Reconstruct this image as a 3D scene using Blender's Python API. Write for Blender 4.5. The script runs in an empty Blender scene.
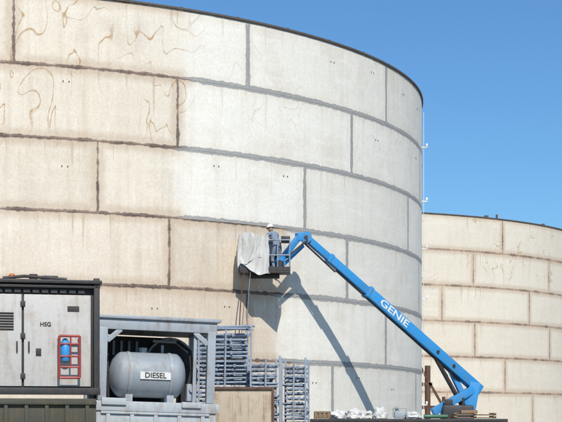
import bpy, bmesh, math, random
from mathutils import Vector, Matrix, noise as mnoise
random.seed(7)
S = bpy.context.scene
S.view_settings.view_transform = 'Standard'
S.view_settings.look = 'None'
S.view_settings.exposure = 0
R2 = math.radians

# ------------------------------------------------------------ node helpers
class NT:
    def __init__(s, name, rough=0.7, metal=0.0):
        s.m = bpy.data.materials.new(name); s.m.use_nodes = True
        s.t = s.m.node_tree; s.b = s.t.nodes['Principled BSDF']
        s.b.inputs['Roughness'].default_value = rough
        s.b.inputs['Metallic'].default_value = metal
    def n(s, typ, **kw):
        nd = s.t.nodes.new(typ)
        for k, v in kw.items(): setattr(nd, k, v)
        return nd
    def put(s, sock, v):
        if isinstance(v, bpy.types.NodeSocket): s.t.links.new(v, sock)
        elif isinstance(v, tuple) and len(v) == 3 and sock.type == 'RGBA': sock.default_value = (*v, 1)
        else: sock.default_value = v
    def math(s, op, a, b=0.0, clamp=False):
        nd = s.n('ShaderNodeMath', operation=op); nd.use_clamp = clamp
        s.put(nd.inputs[0], a); s.put(nd.inputs[1], b); return nd.outputs[0]
    def ss(s, v, lo, hi, a=0.0, b=1.0):
        nd = s.n('ShaderNodeMapRange', interpolation_type='SMOOTHSTEP')
        s.put(nd.inputs['Value'], v); s.put(nd.inputs['From Min'], lo); s.put(nd.inputs['From Max'], hi)
        s.put(nd.inputs['To Min'], a); s.put(nd.inputs['To Max'], b); return nd.outputs['Result']
    def mix(s, f, a, b, mode='MIX'):
        nd = s.n('ShaderNodeMix', data_type='RGBA', blend_type=mode)
        s.put(nd.inputs[0], f); s.put(nd.inputs[6], a); s.put(nd.inputs[7], b); return nd.outputs[2]
    def obj(s): return s.n('ShaderNodeTexCoord').outputs['Object']
    def mapp(s, v, sc, loc=(0, 0, 0)):
        nd = s.n('ShaderNodeMapping'); s.put(nd.inputs['Vector'], v)
        nd.inputs['Scale'].default_value = sc; nd.inputs['Location'].default_value = loc; return nd.outputs[0]
    def noise(s, v, scale, detail=4, rough=0.55, dist=0.0):
        nd = s.n('ShaderNodeTexNoise'); s.put(nd.inputs['Vector'], v)
        nd.inputs['Scale'].default_value = scale; nd.inputs['Detail'].default_value = detail
        nd.inputs['Roughness'].default_value = rough; nd.inputs['Distortion'].default_value = dist
        return nd.outputs['Fac']
    def bump(s, h, st, dist=0.02):
        nd = s.n('ShaderNodeBump'); nd.inputs['Strength'].default_value = st
        nd.inputs['Distance'].default_value = dist
        s.put(nd.inputs['Height'], h); s.t.links.new(nd.outputs[0], s.b.inputs['Normal'])
    def col(s, c): s.put(s.b.inputs['Base Color'], c)

def weathered(name, c, dirt=(0.12, 0.09, 0.06), amt=0.5, rough=0.6, metal=0.0, scale=2.0, bump=0.15):
    k = NT(name, rough, metal); o = k.obj()
    n1 = k.noise(o, scale, 6, 0.65); n2 = k.noise(k.mapp(o, (5, 5, .6)), scale, 4)
    n3 = k.noise(o, scale * 9, 4)
    f = k.ss(k.math('ADD', k.math('MULTIPLY', n1, .6), k.math('MULTIPLY', n2, .4)), .46, .66, 0, amt)
    c2 = tuple(x * .78 for x in c)
    base = k.mix(n3, c, c2)
    k.col(k.mix(f, base, dirt))
    k.put(k.b.inputs['Roughness'], k.ss(n1, .3, .7, max(rough - .12, .05), min(rough + .15, 1)))
    k.bump(n3, bump, .01)
    return k.m

# ------------------------------------------------------------ mesh helpers
def bm_box(bm, c, d, bev=0.0, M=None):
    r = bmesh.ops.create_cube(bm, size=1.0)
    vs = r['verts']
    bmesh.ops.scale(bm, vec=d, verts=vs)
    if bev > 0:
        es = list({e for v in vs for e in v.link_edges})
        rr = bmesh.ops.bevel(bm, geom=es, offset=bev, segments=2, profile=.6, affect='EDGES')
        vs = list({v for f in rr['faces'] for v in f.verts} | {v for v in vs if v.is_valid})
    T = Matrix.Translation(c)
    if M is not None: T = T @ M
    bmesh.ops.transform(bm, matrix=T, verts=vs)
def frame(p0, p1):
    d = (Vector(p1) - Vector(p0)); L = d.length; d.normalize()
    up = Vector((0, 0, 1)) if abs(d.z) < .99 else Vector((0, 1, 0))
    s = d.cross(up).normalized(); u = s.cross(d).normalized()
    return Matrix((d, s, u)).transposed().to_4x4(), L
def bm_beam(bm, p0, p1, w, h, bev=0.0):
    M, L = frame(p0, p1)
    bm_box(bm, (Vector(p0) + Vector(p1)) / 2, (L, w, h), bev, M)
def bm_cyl(bm, p0, p1, r, seg=12, r2=None, cap=True):
    p0 = Vector(p0); p1 = Vector(p1); d = p1 - p0
    q = d.to_track_quat('Z', 'Y').to_matrix().to_4x4()
    bmesh.ops.create_cone(bm, cap_ends=cap, segments=seg, radius1=r, radius2=r if r2 is None else r2,
                          depth=d.length, matrix=Matrix.Translation((p0 + p1) / 2) @ q)
def bm_tube(bm, pts, r, seg=8):
    for a, b in zip(pts[:-1], pts[1:]): bm_cyl(bm, a, b, r, seg)
def bm_lathe(bm, prof, c, axis='Z', seg=32):
    rings = []
    for (r, h) in prof:
        ring = []
        for i in range(seg):
            a = 2 * math.pi * i / seg
            if axis == 'Z': p = (r * math.cos(a), r * math.sin(a), h)
            elif axis == 'X': p = (h, r * math.cos(a), r * math.sin(a))
            else: p = (r * math.cos(a), h, r * math.sin(a))
            ring.append(bm.verts.new(Vector(p) + Vector(c)))
        rings.append(ring)
    for a, b in zip(rings[:-1], rings[1:]):
        for i in range(seg):
            bm.faces.new((a[i], a[(i + 1) % seg], b[(i + 1) % seg], b[i]))
    return rings

class G:
    def __init__(s, name, loc, rz=0, rx=0, ry=0):
        s.e = bpy.data.objects.new(name, None); S.collection.objects.link(s.e)
        s.e.location = loc; s.e.rotation_euler = (rx, ry, rz); s.o = Vector(loc)
    def add(s, name, bm, mat, smooth=True, world=False, recalc=True):
        if world: bmesh.ops.translate(bm, verts=bm.verts, vec=-s.o)
        if recalc: bmesh.ops.recalc_face_normals(bm, faces=bm.faces)
        me = bpy.data.meshes.new(name); bm.to_mesh(me); bm.free()
        ob = bpy.data.objects.new(name, me); S.collection.objects.link(ob)
        ob.parent = s.e; me.materials.append(mat)
        if smooth:
            for p in me.polygons: p.use_smooth = True
            try: me.set_sharp_from_angle(angle=R2(35))
            except Exception: pass
        return ob
    def text(s, name, body, size, M, mat, sx=1.0):
        cu = bpy.data.curves.new(name, 'FONT'); cu.body = body; cu.size = size
        cu.align_x = 'CENTER'; cu.align_y = 'CENTER'; cu.extrude = .003; cu.offset = size * .02
        ob = bpy.data.objects.new(name, cu); S.collection.objects.link(ob)
        ob.parent = s.e; cu.materials.append(mat); ob.matrix_local = M @ Matrix.Diagonal((sx, 1, 1, 1))
        return ob
B = bmesh.new

# ------------------------------------------------------------ materials
def tank_material(name, tone, seamw, warm, pale, seamdark):
    k = NT(name, .55)
    o = k.obj()
    def uv(nm):
        s = k.n('ShaderNodeSeparateXYZ'); k.t.links.new(k.n('ShaderNodeUVMap', uv_map=nm).outputs[0], s.inputs[0]); return s.outputs
    pu = uv('plate'); sz = uv('size'); mt = uv('meta')
    du = k.math('MINIMUM', pu[0], k.math('SUBTRACT', sz[0], pu[0]))
    dv = k.math('MINIMUM', pu[1], k.math('SUBTRACT', sz[1], pu[1]))
    d = k.math('MINIMUM', k.math('ADD', du, .012), dv)
    n1 = k.noise(o, 1.1, 5, .6); n2 = k.noise(o, 4.5, 5, .6); n3 = k.noise(o, 14, 4)
    nbig = k.noise(o, .22, 3); nmid = k.noise(o, .55, 4, .6)
    st = k.noise(k.mapp(o, (1, 1, .05)), 3.2, 5, .6)       # vertical streaks
    st2 = k.noise(k.mapp(o, (1, 1, .12)), 7.5, 4, .65)
    hb = k.noise(k.mapp(o, (.12, .12, 1)), 3.0, 4, .6)      # horizontal roller laps
    rnd = mt[1]
    th = k.math('ADD', mt[0], k.math('MULTIPLY', k.math('SUBTRACT', n1, .5), 3.0))
    p = k.ss(th, -.9, .9)
    thw = k.math('ADD', mt[0], k.math('MULTIPLY', k.math('SUBTRACT', nmid, .5), 9.0))
    pw = k.math('MULTIPLY', k.ss(thw, -2.5, 2.0), k.ss(p, 0, 1, .45, 1))
    z = k.n('ShaderNodeSeparateXYZ'); k.t.links.new(o, z.inputs[0]); z = z.outputs[2]
    low = k.ss(z, 10.5, 4.0)
    # bare / old coating
    cream = k.mix(rnd, (.74, .665, .55), (.65, .575, .465))
    cream = k.mix(k.math('MULTIPLY', low, .75 * (1 - pale)), cream, (.575, .47, .365))
    cream = k.mix(k.ss(st, .45, .70, 0, .34), cream, (.50, .385, .27))
    cream = k.mix(k.ss(st2, .5, .75, 0, .35), cream, (.80, .76, .68))
    cream = k.mix(k.ss(nbig, .45, .65, 0, .30), cream, (.76, .71, .62))
    cream = k.mix(k.ss(nmid, .52, .68, 0, .28), cream, (.53, .46, .37))
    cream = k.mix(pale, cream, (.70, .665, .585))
    # fresh coating
    white = k.mix(rnd, (.80, .77, .69), (.725, .69, .61))
    white = k.mix(k.ss(st, .45, .72, 0, .28), white, (.60, .535, .44))
    white = k.mix(k.ss(nmid, .50, .70, 0, .50), white, (.655, .60, .505))
    white = k.mix(k.ss(hb, .50, .70, 0, .25), white, (.84, .82, .76))
    base = k.mix(pw, cream, white)
    base = k.mix(k.ss(hb, .5, .7, 0, .12), base, (.86, .83, .76))
    # warm halo close to seams
    hal = k.math('MULTIPLY', k.ss(k.math('ADD', d, k.math('MULTIPLY', n2, -.25)), .30, 0.0), k.math('SUBTRACT', 1, k.math('MULTIPLY', p, .8)))
    base = k.mix(k.math('MULTIPLY', hal, .45), base, (.45, .32, .21))
    # drips falling from horizontal joints
    below = k.math('SUBTRACT', sz[1], pu[1])
    dl = k.ss(k.noise(k.mapp(o, (1, 1, .02)), 5.5, 3, .6), .58, .80, 0, 1.9)
    drip = k.ss(k.math('SUBTRACT', below, dl), .25, -.15)
    drip = k.math('MULTIPLY', drip, k.ss(p, 0, 1, .42 * warm, .20))
    base = k.mix(drip, base, (.40, .27, .16))
    # curling rust outlines
    cn = k.noise(k.mapp(o, (1, 1, .62), (3, 1, 4)), .85, 1.5, .45, .9)
    cl = k.ss(k.math('ABSOLUTE', k.math('SUBTRACT', cn, .55)), .013, .002)
    cl = k.math('MULTIPLY', cl, k.ss(n2, .35, .58, .45, 1))
    cm = k.ss(k.noise(o, .33, 1), .47, .55)
    hi = k.ss(z, 11.2, 12.0, .12, 1)
    cl = k.math('MULTIPLY', k.math('MULTIPLY', cl, cm), k.math('MULTIPLY', hi, k.ss(p, 0, 1, .85, .25)))
    base = k.mix(k.math('MULTIPLY', cl, warm), base, (.40, .23, .09))
    # joint bands
    w = k.math('ADD', k.ss(p, 0, 1, seamw[0], seamw[1]), k.math('MULTIPLY', k.math('SUBTRACT', n2, .5), .15))
    w = k.math('ADD', w, k.math('MULTIPLY', k.math('SUBTRACT', n1, .5), .11))
    w = k.math('MAXIMUM', w, .028)
    seam = k.ss(k.math('SUBTRACT', d, w), .022, -.022)
    sd_ = seamdark
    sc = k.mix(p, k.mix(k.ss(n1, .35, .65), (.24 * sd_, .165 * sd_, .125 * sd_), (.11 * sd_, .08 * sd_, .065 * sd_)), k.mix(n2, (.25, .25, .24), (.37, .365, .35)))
    seam = k.math('MULTIPLY', seam, k.ss(n3, .25, .50, .60, 1))
    base = k.mix(seam, base, sc)
    # soft mottling
    mot = k.ss(n3, .3, .7, .93, 1.05)
    cc = k.n('ShaderNodeCombineColor')
    for i in range(3): k.put(cc.inputs[i], k.math('MULTIPLY', mot, tone[i]))
    base = k.mix(1.0, base, cc.outputs[0], 'MULTIPLY')
    k.col(base)
    k.put(k.b.inputs['Roughness'], k.ss(n2, .3, .7, .55, .8))
    weld = k.ss(d, .035, 0)
    h = k.math('ADD', k.math('MULTIPLY', k.noise(o, .7, 2), 1.3), k.math('MULTIPLY', n3, .03))
    h = k.math('ADD', h, k.math('MULTIPLY', weld, .25))
    k.bump(h, .5, .05)
    return k.m

M_dark = weathered('dark_steel', (.035, .035, .037), (.10, .06, .04), .4, .55)
M_rust = weathered('rusty_steel', (.13, .07, .045), (.06, .03, .02), .7, .85)
M_rim = weathered('rim_steel', (.12, .10, .085), (.07, .045, .035), .6, .8)
M_blue = weathered('blue_enamel', (.03, .28, .64), (.09, .19, .30), .6, .5, scale=1.3)
M_blk = weathered('black_rubber', (.02, .02, .022), (.07, .06, .05), .4, .7)
M_white = weathered('white_paint', (.75, .75, .74), (.4, .36, .3), .3, .5)
M_panel = weathered('pale_grey_panel', (.56, .54, .51), (.30, .23, .17), .6, .5)
M_slate = weathered('slate_blue_steel', (.36, .40, .44), (.20, .13, .09), .6, .5)
M_base = weathered('pale_skid_paint', (.45, .49, .52), (.24, .18, .13), .6, .6)
M_tankgrey = weathered('pale_blue_tank_paint', (.31, .35, .39), (.2, .15, .11), .5, .5)
M_galv = weathered('galvanised_steel', (.27, .33, .41), (.10, .08, .08), .6, .6, .0, scale=3)
M_olive = weathered('olive_paint', (.06, .063, .045), (.13, .09, .05), .6, .7)
M_red = weathered('red_paint', (.38, .045, .035), (.15, .05, .04), .6, .5)
M_tan = weathered('faded_tan_box', (.50, .42, .31), (.22, .11, .06), .8, .7)
M_tarp = weathered('plastic_sheet', (.62, .61, .58), (.36, .33, .28), .5, .45, bump=.05)
M_cloth = weathered('coverall_cloth', (.20, .25, .33), (.3, .3, .3), .4, .9)
M_skin = weathered('skin', (.42, .24, .17), (.3, .15, .1), .2, .6)
M_orange = weathered('orange_plastic', (.60, .14, .02), (.3, .08, .02), .3, .4)
M_bag = weathered('white_bag', (.68, .67, .64), (.35, .3, .24), .4, .8)
M_wood = weathered('timber', (.28, .19, .11), (.12, .09, .06), .5, .85)
M_green = weathered('green_paint', (.05, .16, .09), (.08, .06, .04), .4, .5)

# ------------------------------------------------------------ storage tanks
ZC = 1.5
def make_tank(name, cx, cy, R, top, dth, offs, thr, mat, roofmat, lugs=True):
    g = G(name, (cx, cy, 0))
    bm = B(); l1 = bm.loops.layers.uv.new('plate'); l2 = bm.loops.layers.uv.new('size'); l3 = bm.loops.layers.uv.new('meta')
    W = R * R2(dth); npl = round(360 / dth); ns = 12
    rnd = random.Random(len(name))
    lug = B()
    for c in range(7):
        zt = top - 2.44 * c; zb = max(zt - 2.44, 0.0)
        if zt <= 0: break
        for j in range(npl):
            t0 = offs[c] + dth * j
            rv = rnd.random()
            for i in range(ns):
                ta = t0 + dth * i / ns; tb = t0 + dth * (i + 1) / ns
                def P(t, z): a = R2(t); return (R * math.sin(a), -R * math.cos(a), z)
                vs = [bm.verts.new(P(ta, zb)), bm.verts.new(P(tb, zb)), bm.verts.new(P(tb, zt)), bm.verts.new(P(ta, zt))]
                f = bm.faces.new(vs)
                for l, (uu, vv, tt) in zip(f.loops, ((i, 0, ta), (i + 1, 0, tb), (i + 1, 1, tb), (i, 1, ta))):
                    l[l1].uv = (W * uu / ns, (2.44 - (zt - zb)) + (zt - zb) * vv)
                    l[l2].uv = (W, 2.44)
                    tw = (t0 + dth / 2 + 180) % 360 - 180 + (tt - t0 - dth / 2)
                    l[l3].uv = (tw - thr[c], rv)
            if lugs:
                for fr in (.17, .5, .83):
                    if rnd.random() < .4:
                        zz = zt - .45 - rnd.random() * .5; t = t0 + dth * (fr + .06 * rnd.random())
                        for dt in (0, .55):
                            a = R2(t + dt)
                            bm_box(lug, (R * math.sin(a), -R * math.cos(a), zz), (.035, .03, .05), 0, Matrix.Rotation(a, 4, 'Z'))
    bmesh.ops.remove_doubles(bm, verts=bm.verts, dist=.001)
    g.add('shell', bm, mat, smooth=False, recalc=False)
    for p in g.e.children[0].data.polygons: p.use_smooth = True
    if lugs: g.add('erection_lugs', lug, M_rim, smooth=False)
    else: lug.free()
    bm = B()
    prof = [(R + .003, top - .05), (R + .06, top - .05), (R + .06, top + .015), (R - .1, top + .02)]
    bm_lathe(bm, prof, (0, 0, 0), seg=180); g.add('rim_angle', bm, M_rim)
    bm = B()
    bm_lathe(bm, [(R - .1, top + .015), (R * .6, top + .5), (R * .1, top + .95), (.02, top + 1.0)], (0, 0, 0), seg=90)
    g.add('roof', bm, roofmat)
    return g

M_t1 = tank_material('weathered_tank_plates', (1, 1, 1), (.058, .105), 1.0, 0.0, 1.0)
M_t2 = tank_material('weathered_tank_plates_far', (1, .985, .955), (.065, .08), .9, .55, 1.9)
M_roof = weathered('roof_plates', (.45, .42, .37), (.25, .2, .15), .6, .7)
TOP = ZC + 14.6
T1 = (-14.6, 73.6, 21.0); T2 = (.5, 131.1, 24.0)
g1 = make_tank('oil_storage_tank', T1[0], T1[1], T1[2], TOP, 24, [15.7, 7.6, 23.5, 6.7, 15.6, 4.0, 18.0],
          [32.0, 32.5, 31.5, 45.0, 43.5, 46.0, 48], M_t1, M_roof)
bm = B(); a = R2(87.5); rr = T1[2] + .20
px, py = rr * math.sin(a), -rr * math.cos(a)
bm_cyl(bm, (px - .1, py, 0), (px - .1, py, TOP - .3), .014, 8)
for zz in (14.2, 11.75, 9.6, 7.3, 4.9, 2.5):
    bm_box(bm, (px - .08, py, zz), (.30, .06, .05))
    bm_box(bm, (px + .04, py, zz + .10), (.09, .10, .14), .01)
g1.add('cable_clips', bm, M_white)
bm = B()
for k_ in range(26):
    a = R2(-20 + k_ * 6.5)
    bm_box(bm, (T1[2] * math.sin(a) * .9995, -T1[2] * math.cos(a) * .9995, TOP + .02), (.08, .08, .05), 0, Matrix.Rotation(a, 4, 'Z'))
g1.add('rim_clips', bm, M_rim, smooth=False)

g2 = make_tank('oil_storage_tank.001', T2[0], T2[1], T2[2], TOP, 20, [18.9, 12.3, 6.0, 12.6, 19.5, 7.0, 14],
          [66] * 7, M_t2, M_roof, lugs=False)
bm = B()
for t_, w_, h_ in ((36, .3, .2), (38.5, .15, .35), (52, .25, .2)):
    a = R2(t_); bm_cyl(bm, (23.6 * math.sin(a), -23.6 * math.cos(a), TOP), (23.6 * math.sin(a), -23.6 * math.cos(a), TOP + h_), w_ / 2, 12)
g2.add('roof_fittings', bm, M_rim)

# ------------------------------------------------------------ boom lift
L0 = Vector((6.9, 60.9, 0)); g = G('boom_lift', L0)
KN = Vector((.90, 57.5, 8.30)); PV = Vector((7.35, 61.2, 3.1))
dv = (KN - PV).normalized(); Ltot = (KN - PV).length
A = PV + dv * .0
bm = B(); bm_beam(bm, A - dv * .35, PV + dv * 5.9, .34, .38, .03); g.add('main_boom', bm, M_blue, world=True)
bm = B(); bm_beam(bm, PV + dv * 5.85, PV + dv * 7.9, .26, .30, .025); g.add('mid_boom', bm, M_blue, world=True)
bm = B(); bm_beam(bm, PV + dv * 7.85, KN, .2, .25, .02); g.add('fly_boom', bm, M_blue, world=True)
bm = B()
Mf, _ = frame(KN, PV)
up = (Mf @ Vector((0, 0, 1, 0))).to_3d()
bm_beam(bm, PV + dv * .6 - up * .24, PV + dv * 7.4 - up * .19, .06, .05)
for i in range(28):
    c = PV + dv * (1.0 + i * .165) + up * .212
    bm_box(bm, c, (.12, .12, .04), 0, Mf)
for s_ in (.05, 1.25, 2.15):
    bm_cyl(bm, PV + dv * s_ + Vector((.1, -.2, 0)), PV + dv * s_ + Vector((-.1, .2, 0)), .06, 14)
g.add('cable_track_and_pins', bm, M_dark, world=True)
bm = B()
for s_ in (5.9, 7.9): bm_beam(bm, PV + dv * (s_ - .12), PV + dv * (s_ + .03), .38 if s_ < 6 else .29, .42 if s_ < 6 else .34, .02)
g.add('collars', bm, M_blue, world=True)
JB = Vector((-.05, 56.75, 7.35))
bm = B()
bm_cyl(bm, KN + Vector((0, -.22, 0)), KN + Vector((0, .22, 0)), .2, 20)
bm_beam(bm, KN + Vector((.1, 0, .05)), KN + Vector((-.35, -.2, .0)), .26, .3, .03)
bm_beam(bm, KN + Vector((-.25, -.15, .02)), JB, .17, .2, .02)
bm_beam(bm, KN + Vector((-.1, -.1, -.3)), JB + Vector((.12, 0, -.12)), .09, .1, .01)
bm_cyl(bm, JB + Vector((0, -.18, 0)), JB + Vector((0, .18, 0)), .16, 16)
bm_beam(bm, JB, JB + Vector((-.25, 0, -.25)), .3, .22, .02)
g.add('jib', bm, M_blue, world=True)
bm = B(); bm_cyl(bm, PV + dv * 7.4 - up * .25, KN - up * .2, .035, 8); bm_cyl(bm, KN + Vector((.05, -.2, -.1)), JB + Vector((.25, -.1, .15)), .04, 8)
bm_cyl(bm, KN + Vector((0, -.25, 0)), KN + Vector((0, .25, 0)), .07, 14); bm_cyl(bm, JB + Vector((0, -.2, 0)), JB + Vector((0, .2, 0)), .06, 14)
g.add('levelling_cylinders', bm, M_dark, world=True)
bm = B()
TL = Vector((5.75, 60.6, 2.05))
for dy in (-.24, .24):
    o_ = Vector((0, dy, 0))
    bm_beam(bm, PV + o_ + Vector((.05, 0, .1)), PV + o_ + Vector((-.25, 0, -1.6)), .07, .4, .01)
    bm_beam(bm, PV + o_ + Vector((.0, 0, -.15)), TL + o_, .09, .30, .01)
    bm_beam(bm, PV + o_ + Vector((-.95, -.1, .75)), PV + o_ + Vector((-.15, 0, -.9)), .06, .20, .01)
bm_box(bm, PV + Vector((-.35, 0, -1.65)), (1.0, .9, .7), .06)
bm_box(bm, (6.0, 60.6, 1.35), (1.3, 1.7, .55), .08)
g.add('riser_and_turntable', bm, M_blue, world=True)
bm = B(); bm_cyl(bm, PV + Vector((-.25, 0, -1.1)), PV + dv * 2.1 - up * .15, .085, 14); bm_cyl(bm, PV + dv * 1.2 - up * .2 + Vector((-.1, 0, -.2)), PV + dv * 2.2 - up * .15, .05, 10)
bm_box(bm, (6.65, 60.5, 2.0), (1.15, 1.2, .65), .1)
bm_box(bm, (6.9, 60.7, 1.2), (3.2, 2.2, .35), .05)
bm_box(bm, (6.3, 60.2, 2.42), (.3, .35, .25), .03); bm_cyl(bm, (6.85, 60.1, 2.3), (6.85, 60.1, 2.6), .05, 10)
g.add('engine_counterweight_and_lift_cylinder', bm, M_dark, world=True)
bm = B(); bm_box(bm, (6.9, 60.7, .72), (3.0, 1.3, .4), .05)
g.add('chassis', bm, M_blue, world=True)
bm = B(); hub = B()
for x_ in (5.8, 8.0):
    for y_ in (59.75, 61.65):
        bm_lathe(bm, [(.2, -.17), (.44, -.17), (.5, -.1), (.5, .1), (.44, .17), (.2, .17)], (x_, y_, .5), 'Y', 28)
        bm_lathe(hub, [(.01, -.15), (.2, -.15), (.2, .15), (.01, .15)], (x_, y_, .5), 'Y', 20)
g.add('tyres', bm, M_blk, world=True); g.add('wheel_hubs', hub, M_white, world=True)
xa = (PV - KN).normalized()
sd = (Mf @ Vector((0, 1, 0, 0))).to_3d()
if sd.y > 0: sd = -sd
ya = sd.cross(xa)
Rt = Matrix((xa, ya, sd)).transposed().to_4x4()
loc = PV + dv * 4.55 + sd * .176 - L0
g.text('boom_lettering', 'GENIE', .36, Matrix.Translation(loc) @ Rt, M_white, 1.5)
# basket
BX, BY, BZ = -.55, 56.7, 7.0
bm = B(); bm_box(bm, (BX, BY, BZ - .04), (1.75, .85, .07), .01)
bm_box(bm, (BX, BY - .42, BZ + .07), (1.75, .03, .14)); bm_box(bm, (BX, BY + .42, BZ + .07), (1.75, .03, .14))
bm_box(bm, (BX - .05, BY, BZ - .16), (1.1, .12, .16), .01)
g.add('platform_floor', bm, M_dark, world=True)
bm = B(); x0, x1, y0, y1 = BX - .86, BX + .86, BY - .41, BY + .41
for h in (.55, 1.08):
    z_ = BZ + h
    bm_tube(bm, [(x0, y0, z_), (x1, y0, z_), (x1, y1, z_), (x0, y1, z_), (x0, y0, z_)], .025, 8)
for (x_, y_) in ((x0, y0), (x1, y0), (x1, y1), (x0, y1), (BX, y0), (BX, y1), (BX + .43, y0), (BX - .43, y1)):
    bm_cyl(bm, (x_, y_, BZ), (x_, y_, BZ + 1.08), .025, 8)
g.add('platform_rails', bm, M_galv, world=True)
bm = B(); bm_box(bm, (x1 - .15, y0 + .2, BZ + 1.12), (.32, .35, .22), .03); bm_box(bm, (x1 - .5, y1 - .12, BZ + .35), (.4, .25, .6), .03)
bm_cyl(bm, (x1 - .35, y0 + .15, BZ), (x1 - .35, y0 + .15, BZ + .35), .14, 14)
g.add('control_box', bm, M_dark, world=True)

def sheet(name, path, zt, zb, amp, mat, seed, nz=36, sub=26, par=None):
    bm = B(); pts = []
    for a_, b_ in zip(path[:-1], path[1:]):
        for i in range(sub): pts.append(Vector(a_).lerp(Vector(b_), i / sub))
    pts.append(Vector(path[-1])); rows = []
    for j in range(nz + 1):
        v = j / nz; row = []
        for i, p in enumerate(pts):
            nn = mnoise.noise_vector(Vector((p.x * 2.0 + seed, p.y * 2.0, v * .9)))
            # long hanging folds that lean a little
            q = p.x * 7 + v * 1.2; n2_ = mnoise.noise_vector(Vector((q + seed, p.y * 7, v * 1.3)))
            n3_ = mnoise.noise_vector(Vector((p.x * 14 + seed, p.y * 14, v * 4)))
            bot = zb + .45 * mnoise.noise(Vector((p.x * 1.9, p.y * 1.9, seed)))
            tp = zt + .16 * mnoise.noise(Vector((p.x * 3.1, p.y * 3, seed + 5))) - .05 * abs(math.sin(p.x * 6))
            z_ = tp + (bot - tp) * v
            w_ = amp * (.35 + .9 * v)
            row.append(bm.verts.new((p.x + nn.x * w_ + n2_.x * amp * .3, p.y + nn.y * w_ + n2_.y * amp * .42 + n3_.y * .015, z_ + n2_.z * .03)))
        rows.append(row)
    for a_, b_ in zip(rows[:-1], rows[1:]):
        for i in range(len(a_) - 1): bm.faces.new((a_[i], a_[i + 1], b_[i + 1], b_[i]))
    return par.add(name, bm, mat, world=True)
gs = G('plastic_sheeting', (BX - .5, BY, BZ))
sheet('sheet', [(BX + .1, y0 - .06, 0), (x0 - .06, y0 - .06, 0), (x0 - .06, y1 + .06, 0), (BX + .4, y1 + .06, 0)], BZ + 1.22, BZ - .05, .17, M_tarp, 2.0, par=gs)
sheet('fold', [(BX + .12, y0 - .02, 0), (BX - .5, y0 - .14, 0), (x0 + .02, y0 - .1, 0)], BZ + 1.3, BZ + .35, .20, M_tarp, 9.0, par=gs)

def worker(name, loc, rz):
    g = G(name, loc, rz)
    def skin(nm, vs, es, rad, mat, sub=2, root=0):
        me = bpy.data.meshes.new(nm); me.from_pydata(vs, es, []); ob = bpy.data.objects.new(nm, me)
        S.collection.objects.link(ob); ob.parent = g.e; me.materials.append(mat)
        m = ob.modifiers.new('s', 'SKIN'); m.use_smooth_shade = True
        for i, r in enumerate(rad):
            sv = me.skin_vertices[0].data[i]; sv.radius = (r, r) if not isinstance(r, tuple) else r; sv.use_root = (i == root)
        s2 = ob.modifiers.new('u', 'SUBSURF'); s2.levels = sub; s2.render_levels = sub
        return ob
    V = [(0, 0, .90), (0, .05, 1.05), (0, .17, 1.22), (0, .29, 1.37), (0, .36, 1.45),
         (-.10, 0, .84), (-.13, .13, .47), (-.13, .02, .10), (-.13, .16, .05),
         (.10, 0, .84), (.13, .10, .47), (.13, -.06, .10), (.13, .08, .05),
         (-.20, .27, 1.33), (-.26, .42, 1.12), (-.20, .60, 1.16),
         (.20, .27, 1.33), (.27, .45, 1.14), (.20, .64, 1.25)]
    E = [(0, 1), (1, 2), (2, 3), (3, 4), (0, 5), (5, 6), (6, 7), (7, 8), (0, 9), (9, 10), (10, 11), (11, 12), (3, 13), (13, 14), (14, 15), (3, 16), (16, 17), (17, 18)]
    Rr = [(.16, .12), (.15, .11), (.17, .12), (.13, .10), .065, .10, .075, .055, .05, .10, .075, .055, .05, .075, .055, .042, .075, .055, .042]
    skin('body', V, E, Rr, M_cloth)
    for sx, hx in ((-1, Vector((-.20, .60, 1.16))), (1, Vector((.20, .64, 1.25)))):
        skin('hand', [hx, hx + Vector((0, .05, .01)), hx + Vector((0, .09, .02))], [(0, 1), (1, 2)], [(.035, .022), (.042, .02), (.04, .016)], M_skin, 1)
        for f_ in range(4):
            b_ = hx + Vector((-.03 + f_ * .02, .08, .02)); L_ = (.032, .04, .038, .03)[f_]
            skin('finger_%d' % (f_ + 1), [b_, b_ + Vector((0, L_, -.005)), b_ + Vector((0, L_ * 1.5, -.03))], [(0, 1), (1, 2)], [.009, .009, .008], M_skin, 1)
        skin('thumb', [hx + Vector((-sx * .03, .04, 0)), hx + Vector((-sx * .055, .07, .0)), hx + Vector((-sx * .05, .10, -.01))], [(0, 1), (1, 2)], [.012, .011, .009], M_skin, 1)
    hc = Vector((0, .43, 1.55))
    bm = B(); bmesh.ops.create_uvsphere(bm, u_segments=24, v_segments=16, radius=.105)
    for v in bm.verts:
        v.co.z *= 1.18; v.co.x *= .86
        if v.co.z < 0: v.co.x *= 1 + v.co.z * 1.2
        if abs(v.co.x) < .025 and v.co.y > .07 and -.05 < v.co.z < .015: v.co.y += .022
        if abs(v.co.x) > .02 and abs(v.co.x) < .05 and v.co.y > .06 and .0 < v.co.z < .035: v.co.y -= .012
    bmesh.ops.transform(bm, matrix=Matrix.Translation(hc) @ Matrix.Rotation(R2(-14), 4, 'X'), verts=bm.verts)
    g.add('head', bm, M_skin)
    bm = B()
    for s_ in (-1, 1): bm_box(bm, hc + Vector((s_ * .094, -.005, 0)), (.018, .035, .06), .006)
    g.add('ears', bm, M_skin)
    bm = B()
    bm_lathe(bm, [(.155, .03), (.128, .04), (.125, .09), (.10, .14), (.05, .168), (.004, .172)], (0, 0, 0), seg=24)
    bmesh.ops.transform(bm, matrix=Matrix.Translation(hc) @ Matrix.Rotation(R2(-14), 4, 'X'), verts=bm.verts)
    g.add('hard_hat', bm, M_white)
    bm = B()
    for x_, y_ in ((-.13, .10), (.13, .02)): bm_box(bm, (x_, y_, .05), (.11, .29, .10), .035)
    g.add('boots', bm, M_dark)
    return g
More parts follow.
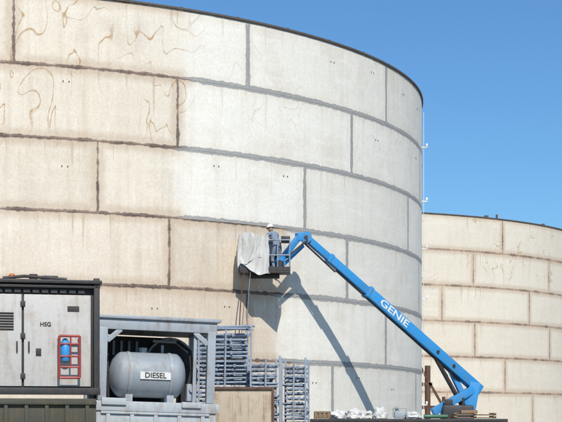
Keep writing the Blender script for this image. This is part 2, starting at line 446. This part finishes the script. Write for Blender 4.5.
worker('worker', (BX + .42, BY - .12, BZ), R2(35))

def cable(name, pts, r, mat, par=None):
    cu = bpy.data.curves.new(name, 'CURVE'); cu.dimensions = '3D'; cu.bevel_depth = r; cu.bevel_resolution = 2
    sp = cu.splines.new('NURBS'); sp.points.add(len(pts) - 1); sp.use_endpoint_u = True; sp.order_u = 4
    for p, q in zip(sp.points, pts): p.co = (*q, 1)
    ob = bpy.data.objects.new(name, cu); S.collection.objects.link(ob); cu.materials.append(mat)
    if par: ob.parent = par.e
    return ob
cable('air_hose', [(x0 + .15, y0, BZ + .1), (x0 - .05, y0 - .1, BZ - 1), (x0 + .0, y0 - .15, 4.5), (x0 - .35, y0 - .3, 2.6), (x0 - .2, y0 - .6, .8), (x0 + .5, y0 - 3, .05)], .022, M_rust)
cable('air_hose.001', [(x0 + .35, y0, BZ + .1), (x0 + .2, y0 - .2, BZ - 1.5), (x0 + .25, y0 - .2, 4.0), (x0 - .1, y0 - .4, 2.4), (x0 - .1, y0 - 1, .8), (x0 + .2, y0 - 4, .05)], .012, M_galv)

# ------------------------------------------------------------ equipment container on an olive truck bed
g = G('compressor_enclosure', (-3.42, 30.2, 0), R2(14))
W_ = 4.2
bm = B(); bm_box(bm, (-W_ / 2, 1.1, 3.22), (W_ - .1, 2.1, 2.0), .02); g.add('core', bm, M_dark)
bm = B()
for (xa_, xb_, za, zb_) in ((-1.42, -.17, 2.26, 3.98), (-2.75, -1.46, 2.26, 3.98), (-4.1, -2.79, 2.26, 3.98)):
    bm_box(bm, ((xa_ + xb_) / 2, .02, (za + zb_) / 2), (xb_ - xa_, .05, zb_ - za), .015)
bm_box(bm, (-.02, 1.1, 3.1), (.04, 1.9, 1.7), .01)
g.add('door_panels', bm, M_panel)
bm = B()
bm_box(bm, (-.065, -.02, 3.2), (.11, .12, 2.2), .02); bm_box(bm, (-W_ + .08, -.02, 3.2), (.16, .14, 2.2), .02)
bm_box(bm, (-W_ / 2, -.02, 2.17), (W_, .13, .13), .015)
bm_box(bm, (-W_ / 2, 1.05, 4.22), (W_ + .06, 2.35, .07), .02)
bm_box(bm, (-W_ / 2, -.03, 4.13), (W_, .1, .05), .01)
for i in range(22): bm_box(bm, (-.35 - i * .17, -.005, 4.045), (.12, .03, .07))
g.add('frame', bm, M_dark)
bm = B()
for i in range(7): bm_box(bm, (-1.86 + 0, -.015, 3.62 - i * .05), (.5, .02, .022), 0, Matrix.Rotation(.5, 4, 'X'))
bm_box(bm, (-1.33, -.03, 3.0), (.03, .04, .2), .01); bm_box(bm, (-1.55, -.03, 3.0), (.03, .04, .2), .01)
for z_ in (2.45, 3.2, 3.8):
    bm_box(bm, (-1.44, -.012, z_), (.09, .02, .1), .004)
bm_box(bm, (-.5, -.012, 3.72), (.22, .012, .1), .003); bm_box(bm, (-1.15, -.012, 2.9), (.1, .012, .14), .003)
g.add('louvres_and_handles', bm, M_dark)
g.text('panel_marking', 'HSG', .11, Matrix.Translation((-1.02, -.012, 3.42)) @ Matrix.Rotation(R2(90), 4, 'X'), M_dark)
bm = B(); ff = [(-.78, -.18, 2.42), (-.78, -.18, 3.2), (-.40, -.18, 3.2), (-.40, -.18, 2.42), (-.78, -.18, 2.42)]
bm_tube(bm, ff, .024, 8)
for z_ in (2.62, 2.82, 3.05): bm_tube(bm, [(-.78, -.18, z_), (-.40, -.18, z_)], .018, 8)
for x_ in (-.78, -.40):
    for z_ in (2.45, 3.15): bm_tube(bm, [(x_, -.18, z_), (x_, .0, z_)], .018, 8)
bm_tube(bm, [(-.57, -.18, 2.62), (-.57, -.18, 3.2)], .016, 8)
g.add('red_guard_rack', bm, M_red)
bm = B(); bm_lathe(bm, [(.01, -.2), (.09, -.19), (.11, -.14), (.11, .12), (.07, .18), (.03, .24), (.01, .24)], (-.66, -.08, 2.92), 'Z', 18)
g.add('blue_canister', bm, M_blue)
bm = B(); bm_lathe(bm, [(.09, 0), (.09, .02), (.06, .04), (.06, .09), (.04, .12), (.01, .13)], (-1.62, .3, 4.26), 'Z', 18); g.add('orange_beacon', bm, M_orange)
bm = B(); bm_cyl(bm, (-1.2, .5, 4.25), (-1.2, .5, 4.4), .08, 12); bm_box(bm, (-.9, .45, 4.31), (.3, .3, .11), .02); bm_tube(bm, [(-1.8, .2, 4.29), (-1.4, .15, 4.33), (-.6, .2, 4.29)], .03, 8); g.add('roof_exhaust', bm, M_dark)

g = G('olive_truck', (-3.42, 30.0, 0), R2(14))
bm = B(); bm_box(bm, (-2.65, 1.3, 1.96), (5.2, 2.7, .14), .02)
bm_box(bm, (-2.65, -.03, 1.62), (5.2, .05, .62), .01)
for i in range(14): bm_box(bm, (-5.1 + i * .375, -.08, 1.62), (.07, .06, .6), .008)
bm_box(bm, (-2.65, -.09, 1.95), (5.2, .08, .07), .01); bm_box(bm, (-2.65, -.09, 1.30), (5.2, .08, .07), .01)
bm_box(bm, (-2.65, 1.3, 1.0), (5.4, .9, .3), .03)
bm_box(bm, (-6.3, 1.2, 1.9), (1.9, 2.3, 1.9), .15)
g.add('bed_and_cab', bm, M_olive)
bm = B()
for x_ in (-6.2, -3.4, -1.4):
    for y_ in (.2, 2.2): bm_lathe(bm, [(.2, -.15), (.46, -.15), (.52, -.1), (.52, .1), (.46, .15), (.2, .15), (.2, -.15)], (x_, y_, .52), 'Y', 26)
g.add('wheels', bm, M_blk)

# ------------------------------------------------------------ diesel skid on trailer
g = G('diesel_fuel_skid', (-3.72, 31.6, 0), R2(16), 0, R2(1.6))
bm = B()
Wd, Dd = 2.42, 1.7
bm_box(bm, (Wd / 2 + .02, Dd / 2, 3.70), (Wd + .12, Dd + .2, .07), .02)
bm_box(bm, (Wd / 2, .0, 3.56), (Wd, .09, .22), .015); bm_box(bm, (Wd / 2, Dd, 3.56), (Wd, .09, .22), .015)
bm_box(bm, (.02, Dd / 2, 3.56), (.09, Dd - .1, .2), .01); bm_box(bm, (Wd - .02, Dd / 2, 3.56), (.09, Dd - .1, .2), .01)
for x_ in (.12, Wd - .1):
    for y_ in (.02, Dd - .02):
        bm_box(bm, (x_, y_, 2.76), (.17, .14, 1.45), .02)
for x_, s_ in ((.2, 1), (Wd - .18, -1)):
    bm_beam(bm, (x_, .0, 3.22), (x_ + s_ * .27, .0, 3.46), .06, .1, .01)
bm_box(bm, (Wd - .42, .06, 2.75), (.07, .06, 1.4), .01)
g.add('canopy_frame', bm, M_slate)
bm = B(); bm_box(bm, (Wd / 2 - .08, Dd / 2, 1.93), (Wd + .32, Dd + .16, .20), .02)
bm_box(bm, (Wd / 2 - .08, .02, 1.65), (Wd + .2, .12, .40), .02); bm_box(bm, (Wd / 2, Dd - .02, 1.6), (Wd, .12, .5), .02)
bm_box(bm, (.35, -.07, 2.02), (.5, .12, .14), .02); bm_box(bm, (Wd - .5, -.07, 1.99), (.4, .12, .12), .02)
bm_box(bm, (1.2, -.06, 1.80), (2.2, .05, .05), .01)
for i in range(5): bm_box(bm, (.25 + i * .48, -.055, 1.66), (.08, .04, .30), .01)
g.add('skid_base', bm, M_base)
bm = B()
r = .46; c = (1.12, .5, 2.58)
prof = [(.005, -.77), (.16, -.76), (.30, -.72), (.40, -.65), (.45, -.59), (r, -.53), (r, .53), (.45, .59), (.40, .65), (.30, .72), (.16, .76), (.005, .77)]
bm_lathe(bm, prof, c, 'X', 48); g.add('fuel_tank', bm, M_tankgrey)
bm = B()
for x_ in (-.42, .42): bm_lathe(bm, [(r + .004, -.03), (r + .014, -.03), (r + .014, .03), (r + .004, .03)], (c[0] + x_, c[1], c[2]), 'X', 48)
for x_ in (-.42, .42): bm_box(bm, (c[0] + x_, c[1], 2.1), (.14, .7, .16), .01)
bm_cyl(bm, (c[0] - .1, c[1], 3.0), (c[0] - .1, c[1], 3.13), .09, 16); bm_cyl(bm, (c[0] + .3, c[1], 3.0), (c[0] + .3, c[1], 3.2), .03, 8)
g.add('tank_straps_and_fittings', bm, M_slate)
bm = B(); bm_box(bm, (c[0] + .08, c[1] - r - .012, 2.56), (.62, .008, .15)); g.add('label_plate', bm, M_white, smooth=False)
g.text('diesel_lettering', 'DIESEL', .15, Matrix.Translation((c[0] + .08, c[1] - r - .02, 2.56)) @ Matrix.Rotation(R2(90), 4, 'X'), M_dark, 1.0)
bm = B()
bm_lathe(bm, [(.01, -.2), (.5, -.2), (.56, -.12), (.56, .12), (.5, .2), (.01, .2)], (1.72, 1.3, 2.85), 'Y', 32)
bm_box(bm, (1.0, 1.45, 2.7), (1.7, .35, 1.4), .05); bm_box(bm, (2.1, 1.2, 2.4), (.35, .5, .8), .04)
bm_tube(bm, [(1.9, .35, 2.2), (2.0, .3, 2.7), (2.0, .5, 3.1), (1.8, .8, 3.3)], .035, 8)
bm_tube(bm, [(.3, .3, 2.1), (.28, .3, 2.6), (.3, .6, 3.2)], .03, 8)
g.add('pump_engine', bm, M_blk)
bm = B(); bm_lathe(bm, [(.50, -.22), (.54, -.22), (.54, -.2), (.50, -.2)], (1.72, 1.3, 2.85), 'Y', 32)
for i in range(4): bm_box(bm, (.55 + i * .16, 1.24, 3.15), (.05, .05, .3), .01)
bm_cyl(bm, (1.45, 1.0, 2.95), (1.45, 1.1, 2.95), .12, 16); bm_tube(bm, [(1.3, .9, 3.3), (1.8, .95, 3.3), (2.05, .9, 3.1)], .03, 8)
g.add('engine_trim', bm, M_slate)
bm = B(); bm_box(bm, (1.98, .25, 2.25), (.2, .2, .35), .02); bm_cyl(bm, (1.98, .13, 2.32), (1.98, .1, 2.32), .07, 16)
g.add('meter', bm, M_slate)

g = G('flatbed_trailer', (-3.9, 31.5, 0), R2(16))
bm = B(); bm_box(bm, (1.4, .95, 1.32), (3.3, 2.3, .14), .02); bm_box(bm, (1.4, .4, 1.12), (3.3, .15, .25)); bm_box(bm, (1.4, 1.5, 1.12), (3.3, .15, .25))
bm_box(bm, (-.6, .95, .9), (1.1, .12, .12))
g.add('deck', bm, M_dark)
bm = B()
for x_ in (.9, 2.0):
    for y_ in (.1, 1.8): bm_lathe(bm, [(.15, -.12), (.36, -.12), (.4, -.08), (.4, .08), (.36, .12), (.15, .12), (.15, -.12)], (x_, y_, .4), 'Y', 24)
g.add('wheels', bm, M_blk)

# ------------------------------------------------------------ stacked scaffold frames
def stack(name, loc, rz, w, d, z0, z1, seed):
    g = G(name, loc, rz); rg = random.Random(seed); bm = B(); br = B()
    z = z0
    while z < z1:
        j = rg.uniform(-.06, .06); y0_ = rg.uniform(-.04, .04)
        n = 4
        for i in range(n):
            y_ = y0_ + d * i / (n - 1)
            bm_cyl(bm, (j, y_, z), (w + j, y_, z + rg.uniform(-.03, .03)), .026, 8)
        for x_ in (.04, w * .33, w * .66, w - .04):
            bm_cyl(bm, (x_ + j, y0_, z), (x_ + j, y0_ + d, z), .024, 8)
            if rg.random() < .7: bm_box(bm, (x_ + j, y0_ - .03, z + .0), (.06, .05, rg.uniform(.05, .09)), .008)
        z += rg.uniform(.085, .12)
    for x_ in (-.03, w + .03):
        bm_box(br, (x_, -.09, (z0 + z1) / 2 + .05), (.045, .045, z1 - z0 + .25), .008)
        bm_box(br, (x_, d + .09, (z0 + z1) / 2 + .05), (.045, .045, z1 - z0 + .25), .008)
    bm_beam(br, (w * .45, -.09, z0), (w * .52, -.09, z1 + .1), .04, .04)
    g.add('frames', bm, M_galv); g.add('rack_posts', br, M_galv)
    return g
stack('scaffold_frame_stack', (-1.95, 38.4, 0), R2(6), 1.2, 1.2, .1, 3.75, 1)
stack('scaffold_frame_stack.001', (-.68, 37.2, 0), R2(4), .62, 1.2, .1, 2.98, 5)
stack('scaffold_frame_stack.002', (.05, 37.6, 0), R2(-4), .50, 1.2, .1, 2.95, 8)
g = G('loose_scaffold_tubes', (-1.9, 38.2, 3.9)); bm = B(); rg = random.Random(4)
for i in range(7):
    bm_cyl(bm, (rg.uniform(-.3, .1), .2 + i * .12, rg.uniform(-.05, .06)), (1.0 + rg.uniform(-.1, .3), .15 + i * .12, rg.uniform(-.06, .05)), .028, 8)
g.add('tubes', bm, M_galv)

g = G('rusty_storage_box', (-1.62, 36.0, 0), R2(3)); bm = B()
bm_box(bm, (.73, .8, 1.25), (1.42, 1.6, 2.2), .01)
for i in range(4): bm_box(bm, (.2 + i * .35, -.006, 1.25), (.04, .02, 2.0), .008)
g.add('walls', bm, M_tan)
bm = B()
for x_ in (.02, 1.44): bm_box(bm, (x_, .0, 1.2), (.06, .09, 2.4), .01)
bm_box(bm, (.73, .0, 2.37), (1.36, .09, .06), .01); bm_box(bm, (.73, .8, 2.38), (1.3, 1.5, .05), .01); bm_box(bm, (.73, 0, .07), (1.36, .09, .12), .01)
g.add('frame', bm, M_rust)

# ------------------------------------------------------------ low trailer with supplies
g = G('supply_trailer', (.9, 48, 0)); bm = B()
bm_box(bm, (2.95, 1.1, 1.70), (5.9, 2.3, .09), .01); bm_box(bm, (2.95, .0, 1.62), (5.9, .08, .2), .01)
bm_box(bm, (2.95, .6, 1.42), (5.9, .15, .3)); bm_box(bm, (2.95, 1.7, 1.42), (5.9, .15, .3))
g.add('deck', bm, M_dark)
bm = B()
for x_ in (1.2, 2.2, 4.5):
    for y_ in (.2, 2.0): bm_lathe(bm, [(.2, -.12), (.45, -.12), (.5, -.08), (.5, .08), (.45, .12), (.2, .12), (.2, -.12)], (x_, y_, .5), 'Y', 24)
g.add('wheels', bm, M_blk)
def bag(name, loc, s, seed):
    g = G(name, loc); bm = B(); bmesh.ops.create_icosphere(bm, subdivisions=4, radius=1)
    for v in bm.verts:
        n_ = mnoise.noise(v.co * 1.6 + Vector((seed, 0, 0))) * .35 + mnoise.noise(v.co * 4 + Vector((0, seed, 0))) * .16
        v.co *= 1 + n_
        if v.co.z < -.5: v.co.z = -.5 + (v.co.z + .5) * .1
        v.co = Vector((v.co.x * s[0], v.co.y * s[1], (v.co.z + .5) * s[2]))
    g.add('sack', bm, M_bag)
for i, (x_, y_, s) in enumerate(((1.75, 48.6, (.28, .25, .17)), (2.2, 48.5, (.26, .24, .2)), (2.55, 48.9, (.3, .26, .16)), (3.0, 48.5, (.22, .22, .24)), (4.0, 48.6, (.25, .24, .14)))):
    bag('bulk_bag' if i == 0 else 'bulk_bag.%03d' % i, (x_, y_, 1.75), s, i * 3.1)
g = G('parts_crate', (1.05, 48.3, 1.75)); bm = B(); bm_box(bm, (.2, .3, .11), (.5, .6, .2), .01)
for i in range(4): bm_box(bm, (-.0 + i * .13, -.02, .11), (.09, .03, .22), .004)
bm_box(bm, (.2, -.03, .2), (.5, .02, .05)); g.add('boards', bm, M_wood)
g = G('spray_pump', (3.4, 48.4, 1.75)); bm = B(); bm_box(bm, (.2, .2, .12), (.32, .3, .2), .03); bm_cyl(bm, (.12, .2, .2), (.12, .2, .36), .06, 14); bm_tube(bm, [(0, .1, .05), (0, .1, .32), (.4, .1, .32), (.4, .1, .05)], .015, 8)
g.add('body', bm, M_slate)
g = G('green_cylinder_rack', (4.35, 48.4, 1.75)); bm = B()
for i in range(3): bm_cyl(bm, (0, .1 + i * .12, .07 + .0 * i), (.7, .1 + i * .12, .07), .06, 14)
g.add('cylinders', bm, M_green)
g = G('timber_pallet', (5.2, 48.2, 1.75)); bm = B(); rg = random.Random(9)
for l in range(2):
    for i in range(6): bm_box(bm, (.65, .1 + i * .17, .03 + l * .09), (1.3, .11, .03), .003)
    for x_ in (.06, .65, 1.24): bm_box(bm, (x_, .5, .07 + l * .09 - .005), (.09, 1.0, .045), .003)
bm_box(bm, (.5, .4, .21), (.5, .4, .1), .01)
g.add('boards', bm, M_wood)

# rusty pipe stand in the gap between the tanks
g = G('rusty_pipe_stand', (7.75, 90, 0)); bm = B()
for x_ in (0, .5): bm_cyl(bm, (x_, 0, 0), (x_, 0, 5.6 - x_ * 1.3), .16, 12)
bm_beam(bm, (-.1, -.1, 5.2), (1.5, -.1, 2.4), .1, .14); bm_beam(bm, (-.1, 0, 2.6), (2.4, 0, 2.6), .2, .2)
bm_box(bm, (.3, 0, 3.9), (.9, .3, .2), .02); bm_cyl(bm, (1.4, 0, 0), (1.4, 0, 3.2), .1, 12)
g.add('pipes', bm, M_rust)

# ------------------------------------------------------------ ground
k = NT('gravel_ground', .95); o = k.obj()
k.col(k.mix(k.noise(o, .15, 5), k.mix(k.noise(o, 6, 6), (.20, .17, .13), (.32, .28, .22)), (.22, .20, .15)))
k.bump(k.noise(o, 12, 5), .5, .03)
bm = B(); bmesh.ops.create_grid(bm, x_segments=8, y_segments=8, size=3000)
me = bpy.data.meshes.new('ground'); bm.to_mesh(me); bm.free()
ob = bpy.data.objects.new('ground', me); S.collection.objects.link(ob); me.materials.append(k.m)

# ------------------------------------------------------------ light
AZ, EL = 13.0, 43.0
sv = Vector((math.cos(R2(EL)) * math.sin(R2(AZ)), -math.cos(R2(EL)) * math.cos(R2(AZ)), math.sin(R2(EL))))
ld = bpy.data.lights.new('sun', 'SUN'); ld.energy = 4.5; ld.angle = R2(.53); ld.color = (1, .955, .875)
lo = bpy.data.objects.new('sun', ld); S.collection.objects.link(lo); lo.rotation_euler = sv.to_track_quat('Z', 'Y').to_euler()
lo.location = (0, 0, 60)
w = bpy.data.worlds.new('World'); S.world = w; w.use_nodes = True
nt = w.node_tree; bg = nt.nodes['Background']
sky = nt.nodes.new('ShaderNodeTexSky'); sky.sky_type = 'NISHITA'; sky.sun_disc = False
sky.sun_elevation = R2(EL); sky.sun_rotation = R2(180 - AZ); sky.dust_density = .5; sky.ozone_density = 3.0; sky.air_density = 1.0
mx = nt.nodes.new('ShaderNodeMix'); mx.data_type = 'RGBA'; mx.blend_type = 'MULTIPLY'; mx.inputs[0].default_value = 1
mx.inputs[7].default_value = (.54, .84, 1.08, 1)
nt.links.new(sky.outputs[0], mx.inputs[6]); nt.links.new(mx.outputs[2], bg.inputs[0]); bg.inputs[1].default_value = .11

# ------------------------------------------------------------ camera
cd = bpy.data.cameras.new('camera'); cd.sensor_width = 36; cd.lens = 1600 / 562 * 36
cd.shift_y = 216 / 562; cd.clip_end = 8000
co = bpy.data.objects.new('camera', cd); S.collection.objects.link(co); co.location = (0, 0, ZC); co.rotation_euler = (R2(90), 0, 0)
S.camera = co
